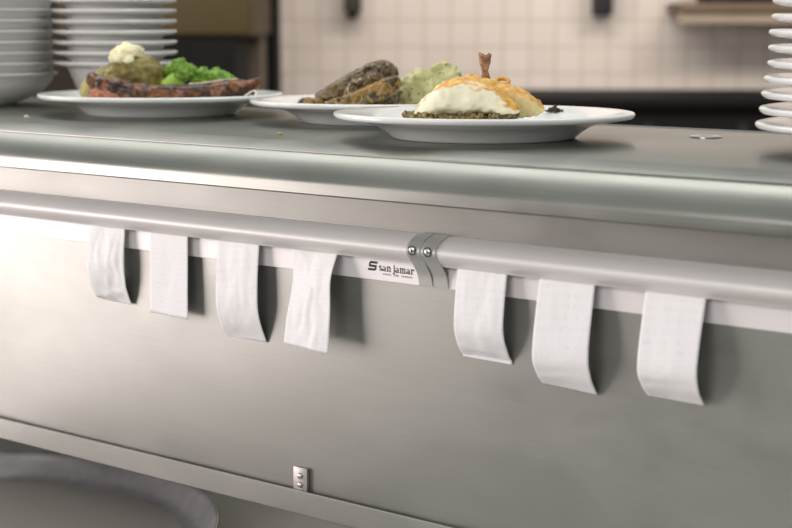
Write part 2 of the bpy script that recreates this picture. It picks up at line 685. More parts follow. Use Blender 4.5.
def make_rail(name, x0, x1, cap_x, label):
    t = tag(empty(name, (0, 0, 0)), label, 'ticket rail', 'ticket rails under the counter edge')
    bm = bmesh.new()
    extrude_x(bm, shell_o + shell_i, x0, x1)
    finish(bm, 'rounded_shell', M['alu'], t, True, 50)
    bm = bmesh.new()
    extrude_x(bm, [(1.1162, 1.1288), (1.1166, 1.1283), (1.1178, 1.1283), (1.1178, 1.1765), (1.1162, 1.1765)], x0 if cap_x > -0.8125 else x0, x1)
    finish(bm, 'backing_strip', M['strip'], t)
    bm = bmesh.new()
    inner = offs(capc, 0.0016)
    extrude_x(bm, capc + inner[::-1], cap_x, cap_x + 0.0150)
    c = finish(bm, 'end_cap', M['cap'], t, True, 40)
    bm = lathe([(0, 0), (0.0034, 0), (0.0034, 0.0006), (0.0026, 0.0013), (0.0012, 0.0015), (0, 0.0015)], 24)
    s = finish(bm, 'screw', M['screw'], c, True)
    s.location = (cap_x + 0.0072, 1.0940, 1.1644)
    s.rotation_euler = (math.pi / 2, 0, 0)
    bm = bmesh.new()
    box(bm, (-0.0022, -0.0003, 0), (0.0022, 0.0003, 0.0017))
    box(bm, (-0.0003, -0.0022, 0), (0.0003, 0.0022, 0.0017))
    sl = finish(bm, 'cross_slot', M['black'], s)
    sl.rotation_euler = (0, 0, 0.5)
    bm = lathe([(0.0034, 0), (0.0046, 0), (0.0046, 0.0002), (0.0034, 0.0002), (0.0034, 0)], 24)
    rg = finish(bm, 'recess_ring', M['black'], c, True)
    rg.location = (cap_x + 0.0072, 1.0937, 1.1644)
    rg.rotation_euler = (math.pi / 2, 0, 0)
    return t


rl = make_rail('ticket_rail', -2.2, -0.8072, -0.8231, 'aluminium ticket rail with printed black logo, left of the joint')
rr = make_rail('ticket_rail', -0.8062, 0.2, -0.8058, 'aluminium ticket rail without a logo, right of the joint')

# logo printed on the backing strip of the left rail
LG = bmesh.new()


def quad(pts):
    vs = [LG.verts.new(p) for p in pts]
    LG.faces.new(vs)


def stroke(pts, widths):
    """flat pen stroke: points (x, z), half widths"""
    n = len(pts)
    widths = [q * 1.2 for q in widths] if isinstance(widths, (list, tuple)) else widths * 1.15
    L, Rr = [], []
    for i in range(n):
        a = Vector(pts[max(0, i - 1)])
        b = Vector(pts[min(n - 1, i + 1)])
        d = (b - a).normalized()
        nn = Vector((-d.y, d.x))
        w = widths[i] if isinstance(widths, (list, tuple)) else widths
        L.append(LG.verts.new((*(Vector(pts[i]) + nn * w), 0)))
        Rr.append(LG.verts.new((*(Vector(pts[i]) - nn * w), 0)))
    for i in range(n - 1):
        LG.faces.new((L[i], L[i + 1], Rr[i + 1], Rr[i]))


def arc(cx, cz, rx, rz, a0, a1, n=10):
    return [(cx + rx * math.cos(math.radians(a0 + (a1 - a0) * i / n)), cz + rz * math.sin(math.radians(a0 + (a1 - a0) * i / n))) for i in range(n + 1)]


def bar(x0, z0, x1, z1):
    stroke([(x0, (z0 + z1) / 2), (x1, (z0 + z1) / 2)], (z1 - z0) / 2)


# letters: unit = x-height, serif roman drawn by pen strokes
def L_s(x):
    stroke(arc(x + .34, .72, .22, .22, 20, 215, 10) + arc(x + .34, .26, .24, .22, 60, -165, 12), [.06] * 3 + [.1] * 8 + [.1] * 2 + [.13] * 5 + [.07] * 6)
    return .74


def L_a(x):
    stroke(arc(x + .34, .70, .22, .24, 170, 10, 10), [.1] + [.06] * 10)
    bar(x + .46, 0, x + .70, .74)
    stroke(arc(x + .32, .26, .2, .2, 60, 320, 12), [.06] * 4 + [.12] * 5 + [.07] * 4)
    bar(x + .62, 0, x + .84, .08)
    return .90


def stem(x):
    bar(x + .10, .0, x + .32, 1.0)
    bar(x, 0, x + .42, .09)
    bar(x, .91, x + .2, 1.0)


def hump(x, w):
    stroke(arc(x, .72, w / 2, .24, 180, 0, 10), [.05] * 5 + [.1] * 6)
    bar(x + w / 2 - .11, 0, x + w / 2 + .11, .74)
    bar(x + w / 2 - .2, 0, x + w / 2 + .22, .09)


def L_n(x):
    stem(x)
    hump(x + .47, .48)
    return 1.0


def L_m(x):
    stem(x)
    hump(x + .45, .44)
    hump(x + .88, .44)
    return 1.40


def L_r(x):
    stem(x)
    stroke(arc(x + .50, .70, .22, .24, 180, 40, 8), [.05] * 4 + [.1] * 5)
    bar(x + .52, .72, x + .74, .94)
    return .78


def L_j(x):
    bar(x + .14, -.1, x + .36, 1.0)
    bar(x + .02, .91, x + .2, 1.0)
    stroke(arc(x + .04, -.12, .21, .22, 0, -150, 8), [.1] * 5 + [.06] * 4)
    bar(x + .12, 1.2, x + .38, 1.46)
    return .46


x = 0.0
for ch in (L_s, L_a, L_n, None, L_j, L_a, L_m, L_a, L_r):
    x += .34 if ch is None else ch(x)
total = x
XH = 0.0046
sxx = 0.0413 / total
for v in LG.verts:
    v.co = Vector((0.0125 + v.co.x * sxx, v.co.y * XH, 0))
# the round-cornered S emblem: three slanted bars with two joining ends
n0 = len(LG.verts)


def bump_bar(x0, x1, z0, z1, rl_, rr_):
    out = []
    for (cx_, cz_, r, a) in ((x1, z1, rr_, 0), (x0, z1, rl_, 90), (x0, z0, rl_, 180), (x1, z0, rr_, 270)):
        sx_ = -1 if a in (0, 270) else 1
        sz_ = -1 if a in (0, 90) else 1
        for i in range(5):
            an = math.radians(a + 90 * i / 4)
            out.append((cx_ + sx_ * r + r * math.cos(an), cz_ + sz_ * r + r * math.sin(an)))
    vs = [LG.verts.new((px_ + pz_ * 0.12, pz_, 0)) for px_, pz_ in out]
    LG.faces.new(vs)


e0 = -0.0008
bump_bar(0.0010, 0.0100, e0 + 0.0068, e0 + 0.0090, 0.0014, 0.0003)
bump_bar(0.0002, 0.0096, e0 + 0.0034, e0 + 0.0056, 0.0010, 0.0010)
bump_bar(-0.0004, 0.0086, e0 + 0.0, e0 + 0.0022, 0.0003, 0.0014)
bump_bar(0.0002, 0.0022, e0 + 0.0045, e0 + 0.0080, 0.0008, 0.0003)
bump_bar(0.0074, 0.0094, e0 + 0.0010, e0 + 0.0045, 0.0003, 0.0008)
lo = bpy.data.meshes.new('printed_logo')
bmesh.ops.recalc_face_normals(LG, faces=LG.faces)
LG.to_mesh(lo)
LG.free()
logo = link('printed_logo', lo, M['black'], rl)
logo.location = (-0.8832, 1.1160, 1.1378)
logo.rotation_euler = (math.pi / 2, 0, 0)
logo['label'] = 'black printed lettering and emblem'
fc = bpy.data.curves.new('tagline', 'FONT')
fc.body = 'smart.  safe.  sanitary.'
fc.size = 0.0031
fo = bpy.data.objects.new('tagline', fc)
COL.objects.link(fo)
dg = bpy.context.evaluated_depsgraph_get()
tm = bpy.data.meshes.new_from_object(fo.evaluated_get(dg))
bpy.data.objects.remove(fo)
tm.materials.clear()
w_ = max(v.co.x for v in tm.vertices)
tl = link('printed_tagline', tm, M['black'], rl)
tl.location = (-0.8660, 1.1160, 1.1342)
tl.scale = (0.0345 / w_, 1, 1)
tl.rotation_euler = (math.pi / 2, 0, 0)

# ------------------------------------------------------------------ order tickets
T = [
    (-1.2574, -1.2043, [(1.108, 1.149), (1.1015, 1.106), (1.110, 1.075), (1.1180, 1.0685)], [(1.108, 1.150), (1.1060, 1.117), (1.1075, 1.088), (1.1150, 1.0675)], .0016, 'small crinkled white order ticket at the far left of the rail'),
    (-1.1666, -1.1112, [(1.108, 1.150), (1.1066, 1.110), (1.1051, 1.0655)], [(1.108, 1.1505), (1.1066, 1.1052), (1.1052, 1.0642)], .0004, 'straight flat white order ticket with faint print, second from the left'),
    (-1.0691, -1.0128, [(1.108, 1.1505), (1.1032, 1.0896), (1.1090, 1.065), (1.1172, 1.0512)], [(1.108, 1.151), (1.1040, 1.1077), (1.1055, 1.080), (1.1165, 1.0510)], .0010, 'white order ticket curling to the panel, third from the left'),
    (-0.9695, -0.9133, [(1.108, 1.1505), (1.1070, 1.119), (1.0975, 1.083), (1.0934, 1.060)], [(1.108, 1.151), (1.0970, 1.1262), (1.0962, 1.0937), (1.0925, 1.0568)], .0016, 'creased white order ticket with bottom lifted forward, left of the logo'),
    (-0.7753, -0.7226, [(1.108, 1.1519), (1.1022, 1.1035), (1.1080, 1.082), (1.1185, 1.0690)], [(1.108, 1.1518), (1.1018, 1.1055), (1.1085, 1.082), (1.1195, 1.0682)], .0010, 'short curled white order ticket right beside the rail joint'),
    (-0.6899, -0.6353, [(1.108, 1.1505), (1.0975, 1.0901), (1.1040, 1.069), (1.1148, 1.0570)], [(1.108, 1.152), (1.0988, 1.097), (1.1030, 1.073), (1.1155, 1.0540)], .0005, 'long curled white order ticket between two curled ones, second from the right'),
    (-0.5883, -0.5341, [(1.108, 1.1513), (1.0965, 1.0923), (1.1040, 1.073), (1.1170, 1.0605)], [(1.108, 1.1510), (1.0955, 1.0999), (1.0985, 1.078), (1.1110, 1.0612)], .0005, 'curled white order ticket at the far right of the rail'),
]
for i, (xl, xr, pl, pr, crump, label) in enumerate(T):
    bm = bmesh.new()
    uvl = bm.loops.layers.uv.new('UVMap')
    NU, NV = 22, 14
    head = [(1.1122, 1.160), (1.1105, 1.1545)]
    A = spline(head + pl, NV)
    B = spline(head + pr, NV)
    while len(A) != len(B):
        (A if len(A) < len(B) else B).append((A if len(A) < len(B) else B)[-1].copy())
    n = len(A)
    grid = []
    for k in range(n):
        row = []
        f = k / (n - 1)
        for j in range(NU + 1):
            u = j / NU
            p = A[k].lerp(B[k], u)
            env = min(1, max(0, (f - 0.25) / 0.2))
            q = Vector((u * 2.2 + i * 7.3, f * 4.0, i * 2.7))
            cr = crump * (1.6 * noise.noise(q) + 1.4 * abs(noise.noise(q * 1.9 + Vector((u * 1.5, 3, 1))))) * env * (0.4 + 0.6 * math.sin(math.pi * u))
            y = min(p.x - cr, PY - 0.0012)
            row.append(bm.verts.new((xl + (xr - xl) * u, y, p.y)))
        grid.append(row)
    for k in range(n - 1):
        for j in range(NU):
            fc_ = bm.faces.new((grid[k][j], grid[k][j + 1], grid[k + 1][j + 1], grid[k + 1][j]))
            for lp, (a, b) in zip(fc_.loops, ((j, k), (j + 1, k), (j + 1, k + 1), (j, k + 1))):
                lp[uvl].uv = (a / NU, b / (n - 1))
    o = finish(bm, 'order_ticket', mat_paper(i), None, True, None)
    sm = o.modifiers.new('thickness', 'SOLIDIFY')
    sm.thickness = 0.00018
    sm.offset = 0
    tag(o, label, 'order ticket', 'order tickets hanging from the rail')

# ------------------------------------------------------------------ plates
CT = 1.2532
plate_prof = [(0, 0.0035), (0.080, 0.0035), (0.083, 0.0), (0.090, 0.0), (0.0925, 0.0020), (0.099, 0.0075), (0.108, 0.0128), (0.122, 0.0165), (0.140, 0.0192), (0.1475, 0.0204), (0.1495, 0.0222), (0.1500, 0.0240), (0.1490, 0.0256), (0.1465, 0.0262), (0.136, 0.0248), (0.118, 0.0218), (0.108, 0.0195), (0.101, 0.0150), (0.094, 0.0118), (0.084, 0.0105), (0, 0.0100)]
plate_prof = [(r * 0.993, z) for r, z in plate_prof]


def make_plate(px, d, sx, sy, label):
    bm = lathe(plate_prof, 96, sx, sy)
    o = finish(bm, 'dinner_plate', M['china'], None, True, 60)
    place(o, at(px, d, CT))
    PLATES[int(px)] = (at(px, d, CT), sx, sy)
    return tag(o, label, 'plate', 'plates of food on the pass')


make_plate(162, 1.90, 1.005, 0.86, 'white oval plate holding the potato, broccoli and glazed meat')
make_plate(381, 1.76, 1.0, 0.84, 'white oval plate holding the green mash and charred slices')
make_plate(483.5, 1.52, 0.995, 0.84, 'white oval plate nearest the counter edge, holding the fish')

# right stack, mostly outside the frame
base = at(928, 1.35, CT)
ORD = ['lowest', 'second from the bottom', 'third from the bottom', 'fourth from the bottom', 'fifth from the bottom', 'sixth from the bottom', 'seventh from the bottom', 'eighth from the bottom', 'ninth from the bottom', 'tenth from the bottom']
src = None
tips = [757, 761, 762, 765, 768, 768.5, 769, 771, 772, 772.5]
for k in range(9):
    if src is None:
        src = finish(lathe(plate_prof, 96, 1.0, 0.9), 'stacked_plate', M['china'], None, True, 60)
        o = src
    else:
        o = src.copy()
        COL.objects.link(o)
    p = at(928 + (tips[k] - 757) * 0.9, 1.35 + random.uniform(-.004, .004), CT + 0.0135 * k)
    o.location = p
    o.rotation_euler = (0, 0, TH)
    tag(o, 'white plate, %s of the stack at the right edge' % ORD[k], 'plate', 'stacked plates at the right edge')

# bowl stacks on the left
bowl_a = [(0, 0.004), (0.040, 0.004), (0.042, 0.0), (0.047, 0.0), (0.050, 0.0025), (0.066, 0.0085), (0.085, 0.0185), (0.0965, 0.0300), (0.1010, 0.0385), (0.1040, 0.0405), (0.1058, 0.0420), (0.1056, 0.0440), (0.1035, 0.0448), (0.0985, 0.0420), (0.0930, 0.0325), (0.082, 0.0220), (0.063, 0.0120), (0.045, 0.0072), (0, 0.0065)]
bowl_b = [(0, 0.004), (0.033, 0.004), (0.034, 0.0), (0.038, 0.0), (0.0405, 0.003), (0.048, 0.0150), (0.056, 0.0320), (0.0635, 0.0500), (0.0660, 0.0530), (0.0770, 0.0545), (0.0815, 0.0560), (0.0826, 0.0580), (0.0815, 0.0598), (0.0770, 0.0592), (0.0640, 0.0570), (0.0612, 0.0530), (0.0537, 0.0330), (0.0457, 0.0160), (0.038, 0.0072), (0, 0.0066)]


def stack(prof, px, d, n, step, which, group):
    first = None
    for k in range(n):
        if first is None:
            first = finish(lathe(prof, 80), 'bowl', M['bowl'], None, True, 60)
            o = first
        else:
            o = first.copy()
            COL.objects.link(o)
        j = random.uniform(-.0006, .0006)
        o.location = at(px, d, CT + step * k) + Vector((j, -j, 0)) * (k > 0)
        o.rotation_euler = (0, 0, TH)
        tag(o, 'white bowl, %s of the %s' % (ORD[k], which), 'bowl', group)


stack(bowl_a, -19, 2.11, 8, 0.0141, 'stack at the left edge', 'bowls stacked at the left edge')
stack(bowl_b, 118, 2.09, 7, 0.0137, 'stack behind the potato', 'bowls stacked behind the potato plate')

# ------------------------------------------------------------------ food on the left plate
FZ = CT + 0.0102                                   # inside face of a plate's well
s1 = F_PX / 1.90
pm = Nodes('olive_potato_skin')
v = pm.coord((1, 1, 1))
nz = pm.noise(v, 70, 6, 0.7, 0.4)
skin = pm.ramp(nz, [(0.28, lin(70, 58, 22)), (0.48, lin(118, 104, 48)), (0.7, lin(158, 146, 84))])
gx = pm.n('ShaderNodeSeparateXYZ')
pm.l(pm.n('ShaderNodeTexCoord').outputs['Generated'], gx.inputs[0])
mrp = pm.n('ShaderNodeMapRange')
mrp.inputs['From Min'].default_value = 0.30
mrp.inputs['From Max'].default_value = 0.12
pm.l(gx.outputs[0], mrp.inputs[0])
pm.l(pm.mix(mrp.outputs[0], skin, lin(170, 160, 96)), pm.b.inputs['Base Color'])
pm.set(Roughness=0.5)
pm.bump(pm.noise(v, 130, 4), 0.35, 0.002)
bm = bmesh.new()
ell(bm, (-.046, .006, .0305), (.050, .032, .0275), (0, -.36, 0), 24)
ell(bm, (-.077, -.002, .0215), (.022, .026, .0195), (0, -.5, 0), 20)
ell(bm, (-.024, .004, .036), (.030, .028, .022), (0, .2, 0), 20)
potato = fused('baked_potato', bm, pm.m, .002, 5, ((.0035, 40), (.0022, 130)), 1, None, 0.0004)
place(potato, at(162, 1.90, FZ))
rest(potato, 162)
tag(potato, 'olive brown baked potato beneath the pale whipped dollop', 'potato')
bm = bmesh.new()
for (u, vv, w, r) in ((-.048, -.002, .0630, .012), (-.037, -.004, .0650, .013), (-.030, .002, .0620, .011), (-.055, .000, .0580, .0085), (-.041, .004, .0700, .009), (-.028, -.004, .0690, .007), (-.024, .000, .0660, .006), (-.046, -.012, .0580, .008), (-.035, -.016, .0560, .006), (-.050, .002, .0690, .006)):
    ell(bm, (u, vv, w), (r, r, r * .78), (0, 0, 0), 12)
butter = fused('whipped_butter', bm, mat_food('pale_whipped_butter', [(0.3, lin(226, 220, 168)), (0.7, lin(246, 243, 214))], 60, 0.45, 0.3, 140, sss=.2), .0015, 2, ((.0022, 120), (.0012, 260)), 3)
place(butter, at(162, 1.90, FZ))
tag(butter, 'pale yellow whipped dollop on top of the baked potato', 'butter')

meat_m = mat_food('glazed_brown_meat', [(0.34, lin(26, 13, 5)), (0.47, lin(62, 34, 13)), (0.58, lin(128, 72, 24)), (0.70, lin(52, 28, 11))], 60, 0.34, 0.6, 150, 0.35, coat=0.12)


def steak_st(p):
    px, top, bot, v, rv = p
    s = F_PX / 1.845
    f0 = (CAM.z - FZ) * s + HOR
    u = (px - 162) / s
    return (u, v, (f0 - (top + bot) / 2) / s, rv, (bot - top) / 2 / s)


st = spl_st([steak_st(p) for p in ((95, 76, 80, -.050, .004), (99, 72.5, 88, -.050, .012), (110, 75, 101, -.050, .018), (130, 79, 104, -.051, .019), (152, 82.5, 103, -.048, .016), (175, 83.5, 103, -.048, .016), (200, 84, 102, -.048, .016), (222, 82, 100, -.047, .016), (243, 79.5, 97, -.046, .015), (256, 79.5, 94, -.045, .012), (262, 78, 90, -.044, .009), (266, 76, 83, -.044, .004))], 5)
bm = loft_bm(st, 24, 2.6)
steak = fused('glazed_steak', bm, meat_m, .0018, 2, ((.0030, 60), (.0022, 150)), 5, None, None)
place(steak, at(162, 1.90, FZ))
rest(steak, 162)
tag(steak, 'long dark glazed strip of meat along the front of the potato plate', 'meat')
bm = bmesh.new()
ell(bm, (-.064, -.066, .0160), (.012, .010, .0085), (0, .2, 0), 16)
ell(bm, (-.050, -.067, .0145), (.013, .008, .0075), (0, .3, 0), 16)
o = fused('cut_face', bm, mat_food('pink_cut_meat', [(0.3, lin(118, 60, 40)), (0.55, lin(176, 110, 82)), (0.75, lin(224, 170, 142))], 70, 0.35, 0.3), .0015, 3, ((.0015, 120),), 2, steak)
o['label'] = 'pink cut face at the left end'
bm = loft_bm(spl_st([(.040, -.044, .0285, .004, .0012), (.058, -.043, .0292, .007, .002), (.080, -.042, .0322, .007, .002), (.100, -.042, .0342, .003, .0012)], 5), 14, 2)
o = fused('fat_edge', bm, mat_food('pale_fat', [(0.3, lin(130, 110, 80)), (0.7, lin(196, 184, 160))], 80, 0.35, 0.2), .0012, 2, ((.001, 160),), 2, steak)
o['label'] = 'pale strip of fat along the top edge'

broc_c = mat_food('broccoli_crown', [(0.3, lin(58, 88, 16)), (0.52, lin(108, 150, 40)), (0.75, lin(158, 194, 74))], 120, 0.55, 0.8, 320)
broc_s = plain('broccoli_stem', lin(156, 190, 78), 0.45)


def broccoli(px, w0, crowns, stem_pts, seed, label):
    t = empty('broccoli_floret', at(px, 1.905, FZ), TH)
    rnd = random.Random(seed)
    bm = bmesh.new()
    for (u, v, w, r) in crowns:
        ell(bm, (u, v, w), (r, r, r * .85), (0, 0, 0), 12)
        for k in range(16):
            a, b = rnd.uniform(0, 6.28), rnd.uniform(-.4, 1.5)
            ell(bm, (u + r * .88 * math.cos(a) * math.cos(b), v + r * .88 * math.sin(a) * math.cos(b), w + r * .8 * math.sin(b)), (r * .28,) * 3, (0, 0, 0), 8)
    fused('crown', bm, broc_c, .0013, 1, ((.0016, 260), (.001, 480)), seed, t)
    bm = bmesh.new()
    for a, b, r0, r1 in stem_pts:
        cyl(bm, a, b, r0, r1, 14)
    fused('stem', bm, broc_s, .0014, 3, (), 0, t)
    return tag(t, label, 'broccoli', 'broccoli florets beside the potato')


broccoli(180, 0, [(.002, .0, .0445, .0135), (.013, .004, .0400, .011), (-.010, .003, .0420, .010), (.005, -.008, .037, .010)], [((-.016, -.014, .0), (-.014, -.012, .028), .007, .0075), ((-.016, -.011, .022), (.002, -.004, .034), .009, .011)], 4, 'upright green broccoli floret with pale stem beside the potato')
broccoli(215, 0, [(-.012, .0, .0360, .011), (.004, .002, .0345, .012), (.017, .0, .0315, .009), (-.020, -.002, .030, .008)], [((-.016, -.004, .0), (-.006, -.002, .030), .009, .010), ((.010, 0, .004), (.008, 0, .030), .008, .009)], 9, 'low spreading broccoli floret farther right, behind the glazed meat')


def curl(bm, pts, r):
    P = spline(pts, 5)
    for a, b in zip(P, P[1:]):
        cyl(bm, a, b, r, r, 8)


bm = bmesh.new()
curl(bm, [(-.007, .0, .0012), (-.003, -.002, .0025), (.001, .0, .0055), (.005, .001, .0065), (.007, .0, .003), (.006, -.002, .001)], .0013)
curl(bm, [(-.009, .002, .001), (-.004, .003, .002), (.001, .004, .0015)], .0013)
o = fused('onion_curl', bm, plain('white_onion', lin(236, 232, 214), 0.35), .0007, 1)
place(o, at(251, 1.846, CT + 0.0247))
tag(o, 'tiny white curl of onion on the rim by the meat tip', 'garnish')

# ------------------------------------------------------------------ food on the middle plate
D2 = 1.735
s2 = F_PX / D2
F2 = (CAM.z - FZ) * s2 + HOR


def slice_st(p):
    px, top, bot, v, rv = p
    return ((px - 381) / s2, v, (F2 - (top + bot) / 2) / s2, rv, (bot - top) / 2 / s2)


sl_m = mat_food('charred_herb_glint_crust', [(0.34, lin(26, 19, 10)), (0.44, lin(74, 58, 30)), (0.54, lin(128, 106, 62)), (0.61, lin(84, 68, 36)), (0.68, lin(206, 196, 176))], 105, 0.3, 0.8, 260, 0.7, coat=.35)  # palest stop puts whitish highlights into the char colour
sl_g = mat_food('golden_charred_crust', [(0.36, lin(34, 24, 12)), (0.46, lin(104, 82, 38)), (0.56, lin(164, 124, 56)), (0.66, lin(84, 78, 36))], 105, 0.36, 0.7, 240, 0.6, coat=.2)


def gslice(pts, m, seed, label, floor=None):
    bm = loft_bm(spl_st([slice_st(p) for p in pts], 5), 28, 7.0)
    o = fused('grilled_slice', bm, m, .0011, 1, ((.0020, 75), (.0011, 220)), seed, None, floor, True)
    place(o, at(381, D2, FZ))
    rest(o, 381)
    return tag(o, label, 'grilled slice', 'charred slices beside the green mash')


gslice([(315, 95, 99, .021, .004), (321, 90, 101, .021, .013), (337, 80.5, 99, .021, .017), (355, 70.5, 93, .021, .018), (371, 62.5, 86, .021, .018), (384, 60.5, 82, .021, .018), (394, 65, 80, .021, .014), (398, 71, 77, .021, .006)], sl_m, 2, 'topmost charred slice leaning highest against the green mash')
gslice([(327, 101, 106, -.018, .008), (335, 97, 110, -.018, .015), (353, 90.5, 107, -.018, .017), (373, 82.5, 100, -.018, .018), (388, 76, 95, -.018, .017), (397, 75, 89, -.018, .011), (400, 79, 84, -.018, .005)], sl_g, 6, 'golden-edged charred slice, the middle one of the leaning pile')
gslice([(352, 103, 109, .020, .008), (362, 97, 113, .020, .015), (380, 93, 112, .020, .016), (394, 90, 110, .020, .014), (399, 94, 104, .020, .006)], sl_m, 8, 'lowest charred slice, flat on the plate beneath the leaning pile')
gslice([(299, 99, 103, -.002, .006), (304, 97, 105, -.002, .012), (313, 96.5, 108, -.002, .014), (321, 98, 109, -.002, .012), (325, 101, 107, -.002, .006)], sl_g, 11, 'small golden end piece left of the leaning slices')

mash_m = Nodes('green_herb_mash')
v = mash_m.coord((1, 1, 1))
n1 = mash_m.noise(v, 30, 4, 0.55)
basec = mash_m.ramp(n1, [(0.35, lin(180, 176, 120)), (0.65, lin(208, 204, 154))])
n2 = mash_m.noise(v, 190, 2, 0.5)
fm = mash_m.n('ShaderNodeMapRange')
fm.inputs['From Min'].default_value = 0.625
fm.inputs['From Max'].default_value = 0.685
mash_m.l(n2, fm.inputs[0])
mash_m.l(mash_m.mix(fm.outputs[0], basec, lin(70, 92, 34)), mash_m.b.inputs['Base Color'])
mash_m.set(Roughness=0.55)
mash_m.bump(mash_m.noise(v, 110, 4), 0.3, 0.002)
bm = bmesh.new()
rnd = random.Random(21)
for (px, py, r, v_) in ((417, 90, 19, -.004), (443, 82, 18, .008), (430, 98, 22, .0), (448, 97, 14, .004), (412, 100, 14, .0)):
    ell(bm, ((px - 430) / s2, v_, (F2 - py) / s2), (r / s2,) * 3, (0, 0, 0), 16)
    for k in range(22):
        a, b = rnd.uniform(0, 6.28), rnd.uniform(-.2, 1.5)
        q = r * .93 / s2
        ell(bm, ((px - 430) / s2 + q * math.cos(a) * math.cos(b), v_ + q * math.sin(a) * math.cos(b), (F2 - py) / s2 + q * math.sin(b)), (rnd.uniform(.0035, .0062),) * 3, (0, 0, 0), 10)
mash = fused('green_mash', bm, mash_m.m, .0015, 2, ((.0025, 85), (.0012, 200)), 4, None, 0.0004)
place(mash, at(430, D2 + .045, FZ))
rest(mash, 381)
tag(mash, 'lumpy pale green herb mash mounded beside the charred slices', 'mash')

# ------------------------------------------------------------------ food on the front plate
D3 = 1.49
s3 = F_PX / D3
F3 = (CAM.z - FZ) * s3 + HOR


def fish_st(p):
    px, top, bot, v, rv = p
    return ((px - 483.5) / s3, v, (F3 - (top + bot) / 2) / s3, rv, (bot - top) / 2 / s3)


bm = bmesh.new()
rnd = random.Random(3)
ell(bm, (-.022, .004, .006), (.053, .028, .006), (0, 0, 0), 20)
ell(bm, (-.022, .004, .0085), (.050, .028, .0085), (0, 0, 0), 20)
for k in range(520):
    a = rnd.uniform(0, 6.28)
    q = rnd.uniform(.86, 1.05)
    ell(bm, (-.022 + .053 * q * math.cos(a), .004 + .029 * q * math.sin(a), rnd.uniform(.002, .0168)), (rnd.uniform(.0015, .0028),) * 3, (0, 0, 0), 6)
grain = fused('grain_bed', bm, mat_food('brown_grain', [(0.3, lin(60, 48, 22)), (0.5, lin(122, 102, 54)), (0.7, lin(180, 158, 100))], 220, 0.5, 0.6, 300), .0011, 0, ((.0008, 300),), 2, None, 0.0003)
place(grain, at(483.5, D3, FZ))
rest(grain, 483)
tag(grain, 'bed of brown grains under the white fish fillet', 'grain')
grain['kind'] = 'stuff'

fish_m = mat_fish('browned_white_fish', lin(252, 245, 216), lin(228, 178, 78), lin(200, 132, 42), .52, .86, .75)
st = spl_st([fish_st(p) for p in ((413, 111.5, 113.5, .002, .006), (418, 104, 114, .002, .015), (428, 93, 114, .002, .021), (440, 83.5, 113.5, .002, .024), (452, 78, 113, .002, .025), (464, 76, 113, .002, .025), (476, 78.5, 113, .002, .024), (488, 83, 113, .000, .023), (500, 90, 113, -.001, .021), (510, 98, 113, -.002, .017), (517, 105, 112, -.002, .010), (519, 108, 111, -.002, .004))], 5)
bm = loft_bm(st, 26, 2.7)
fish = fused('fish_fillet', bm, fish_m, .0015, 3, ((.0026, 65), (.0013, 190)), 7)
place(fish, at(483.5, D3, FZ))
rest(fish, 483)
tag(fish, 'thick white fish fillet with browned top on the grain bed', 'fish')
D3b = 1.53
gold_m = mat_fish('golden_fish_crust', lin(232, 214, 156), lin(222, 176, 86), lin(196, 130, 44), .0, .6)
st2 = [((px - 483.5) / s3 * 1.03, v, (F3 - (t + b) / 2) / s3 * 1.0, rv, (b - t) / 2 / s3) for px, t, b, v, rv in ((463, 78, 84, 0.050, .006), (470, 75, 100, 0.050, .014), (482, 77, 116, 0.049, .019), (497, 81, 119, 0.047, .020), (512, 85.5, 119, 0.044, .021), (525, 91, 118, 0.042, .019), (535, 97, 117, .040, .015), (541, 104, 115, .040, .009), (543, 108, 112, .040, .004))]
bm = loft_bm(spl_st(st2, 5), 24, 2.5)
fish2 = fused('fish_fillet', bm, gold_m, .0015, 3, ((.0030, 80), (.0020, 220)), 12)
place(fish2, at(483.5, D3, FZ))
rest(fish2, 483)
tag(fish2, 'golden crusted fish fillet behind and right of the white fillet', 'fish')
bm = bmesh.new()
curl(bm, [(.0065 * math.cos(a), .0045 * math.sin(a), .004 + .0025 * math.sin(a)) for a in [i * math.pi / 5 for i in range(11)]], .0022)
ring = fused('fried_ring', bm, mat_food('golden_fried', [(0.3, lin(190, 120, 36)), (0.7, lin(228, 178, 84))], 90, 0.4, 0.4), .0009, 1)
place(ring, at(501.5, D3 + .045, FZ + (F3 - 85.0) / s3 - .001))
tag(ring, 'small golden fried ring on top of the golden fish', 'garnish')

# upright browned tail
shr = empty('shrimp', at(485, 1.545, FZ), TH)
s4 = F_PX / 1.545
F4 = (CAM.z - FZ) * s4 + HOR
tail_m = mat_food('browned_shell', [(0.3, lin(96, 62, 40)), (0.5, lin(150, 108, 76)), (0.72, lin(200, 166, 130))], 160, 0.45, 0.4)
bm = bmesh.new()
P = spline([(.004, .022, .004), (.006, .020, .018), (.004, .018, .034), (.0015, .016, .046), (.000, .014, .056)], 6)
for k in range(len(P) - 1):
    f = k / (len(P) - 1)
    cyl(bm, P[k], P[k + 1], .0075 - .0042 * f, .0075 - .0042 * (f + .03), 12)
fused('body', bm, tail_m, .0012, 2, ((.0008, 200),), 3, shr)
bm = bmesh.new()
for dx, top in ((-.0042, .0725), (.0040, .0720), (-.0020, .0715), (.0018, .0705), (-.0002, .0700)):
    cyl(bm, (.0003, .014, .052), (dx * .7, .014, .064), .0030, .0032, 10)
    cyl(bm, (dx * .7, .014, .064), (dx * 1.25, .014, top), .0032, .0016, 10)
o = fused('tail_fin', bm, tail_m, .0009, 1, ((.0007, 260),), 5, shr)
tag(shr, 'browned shrimp tail standing upright behind the fish fillets', 'shrimp')

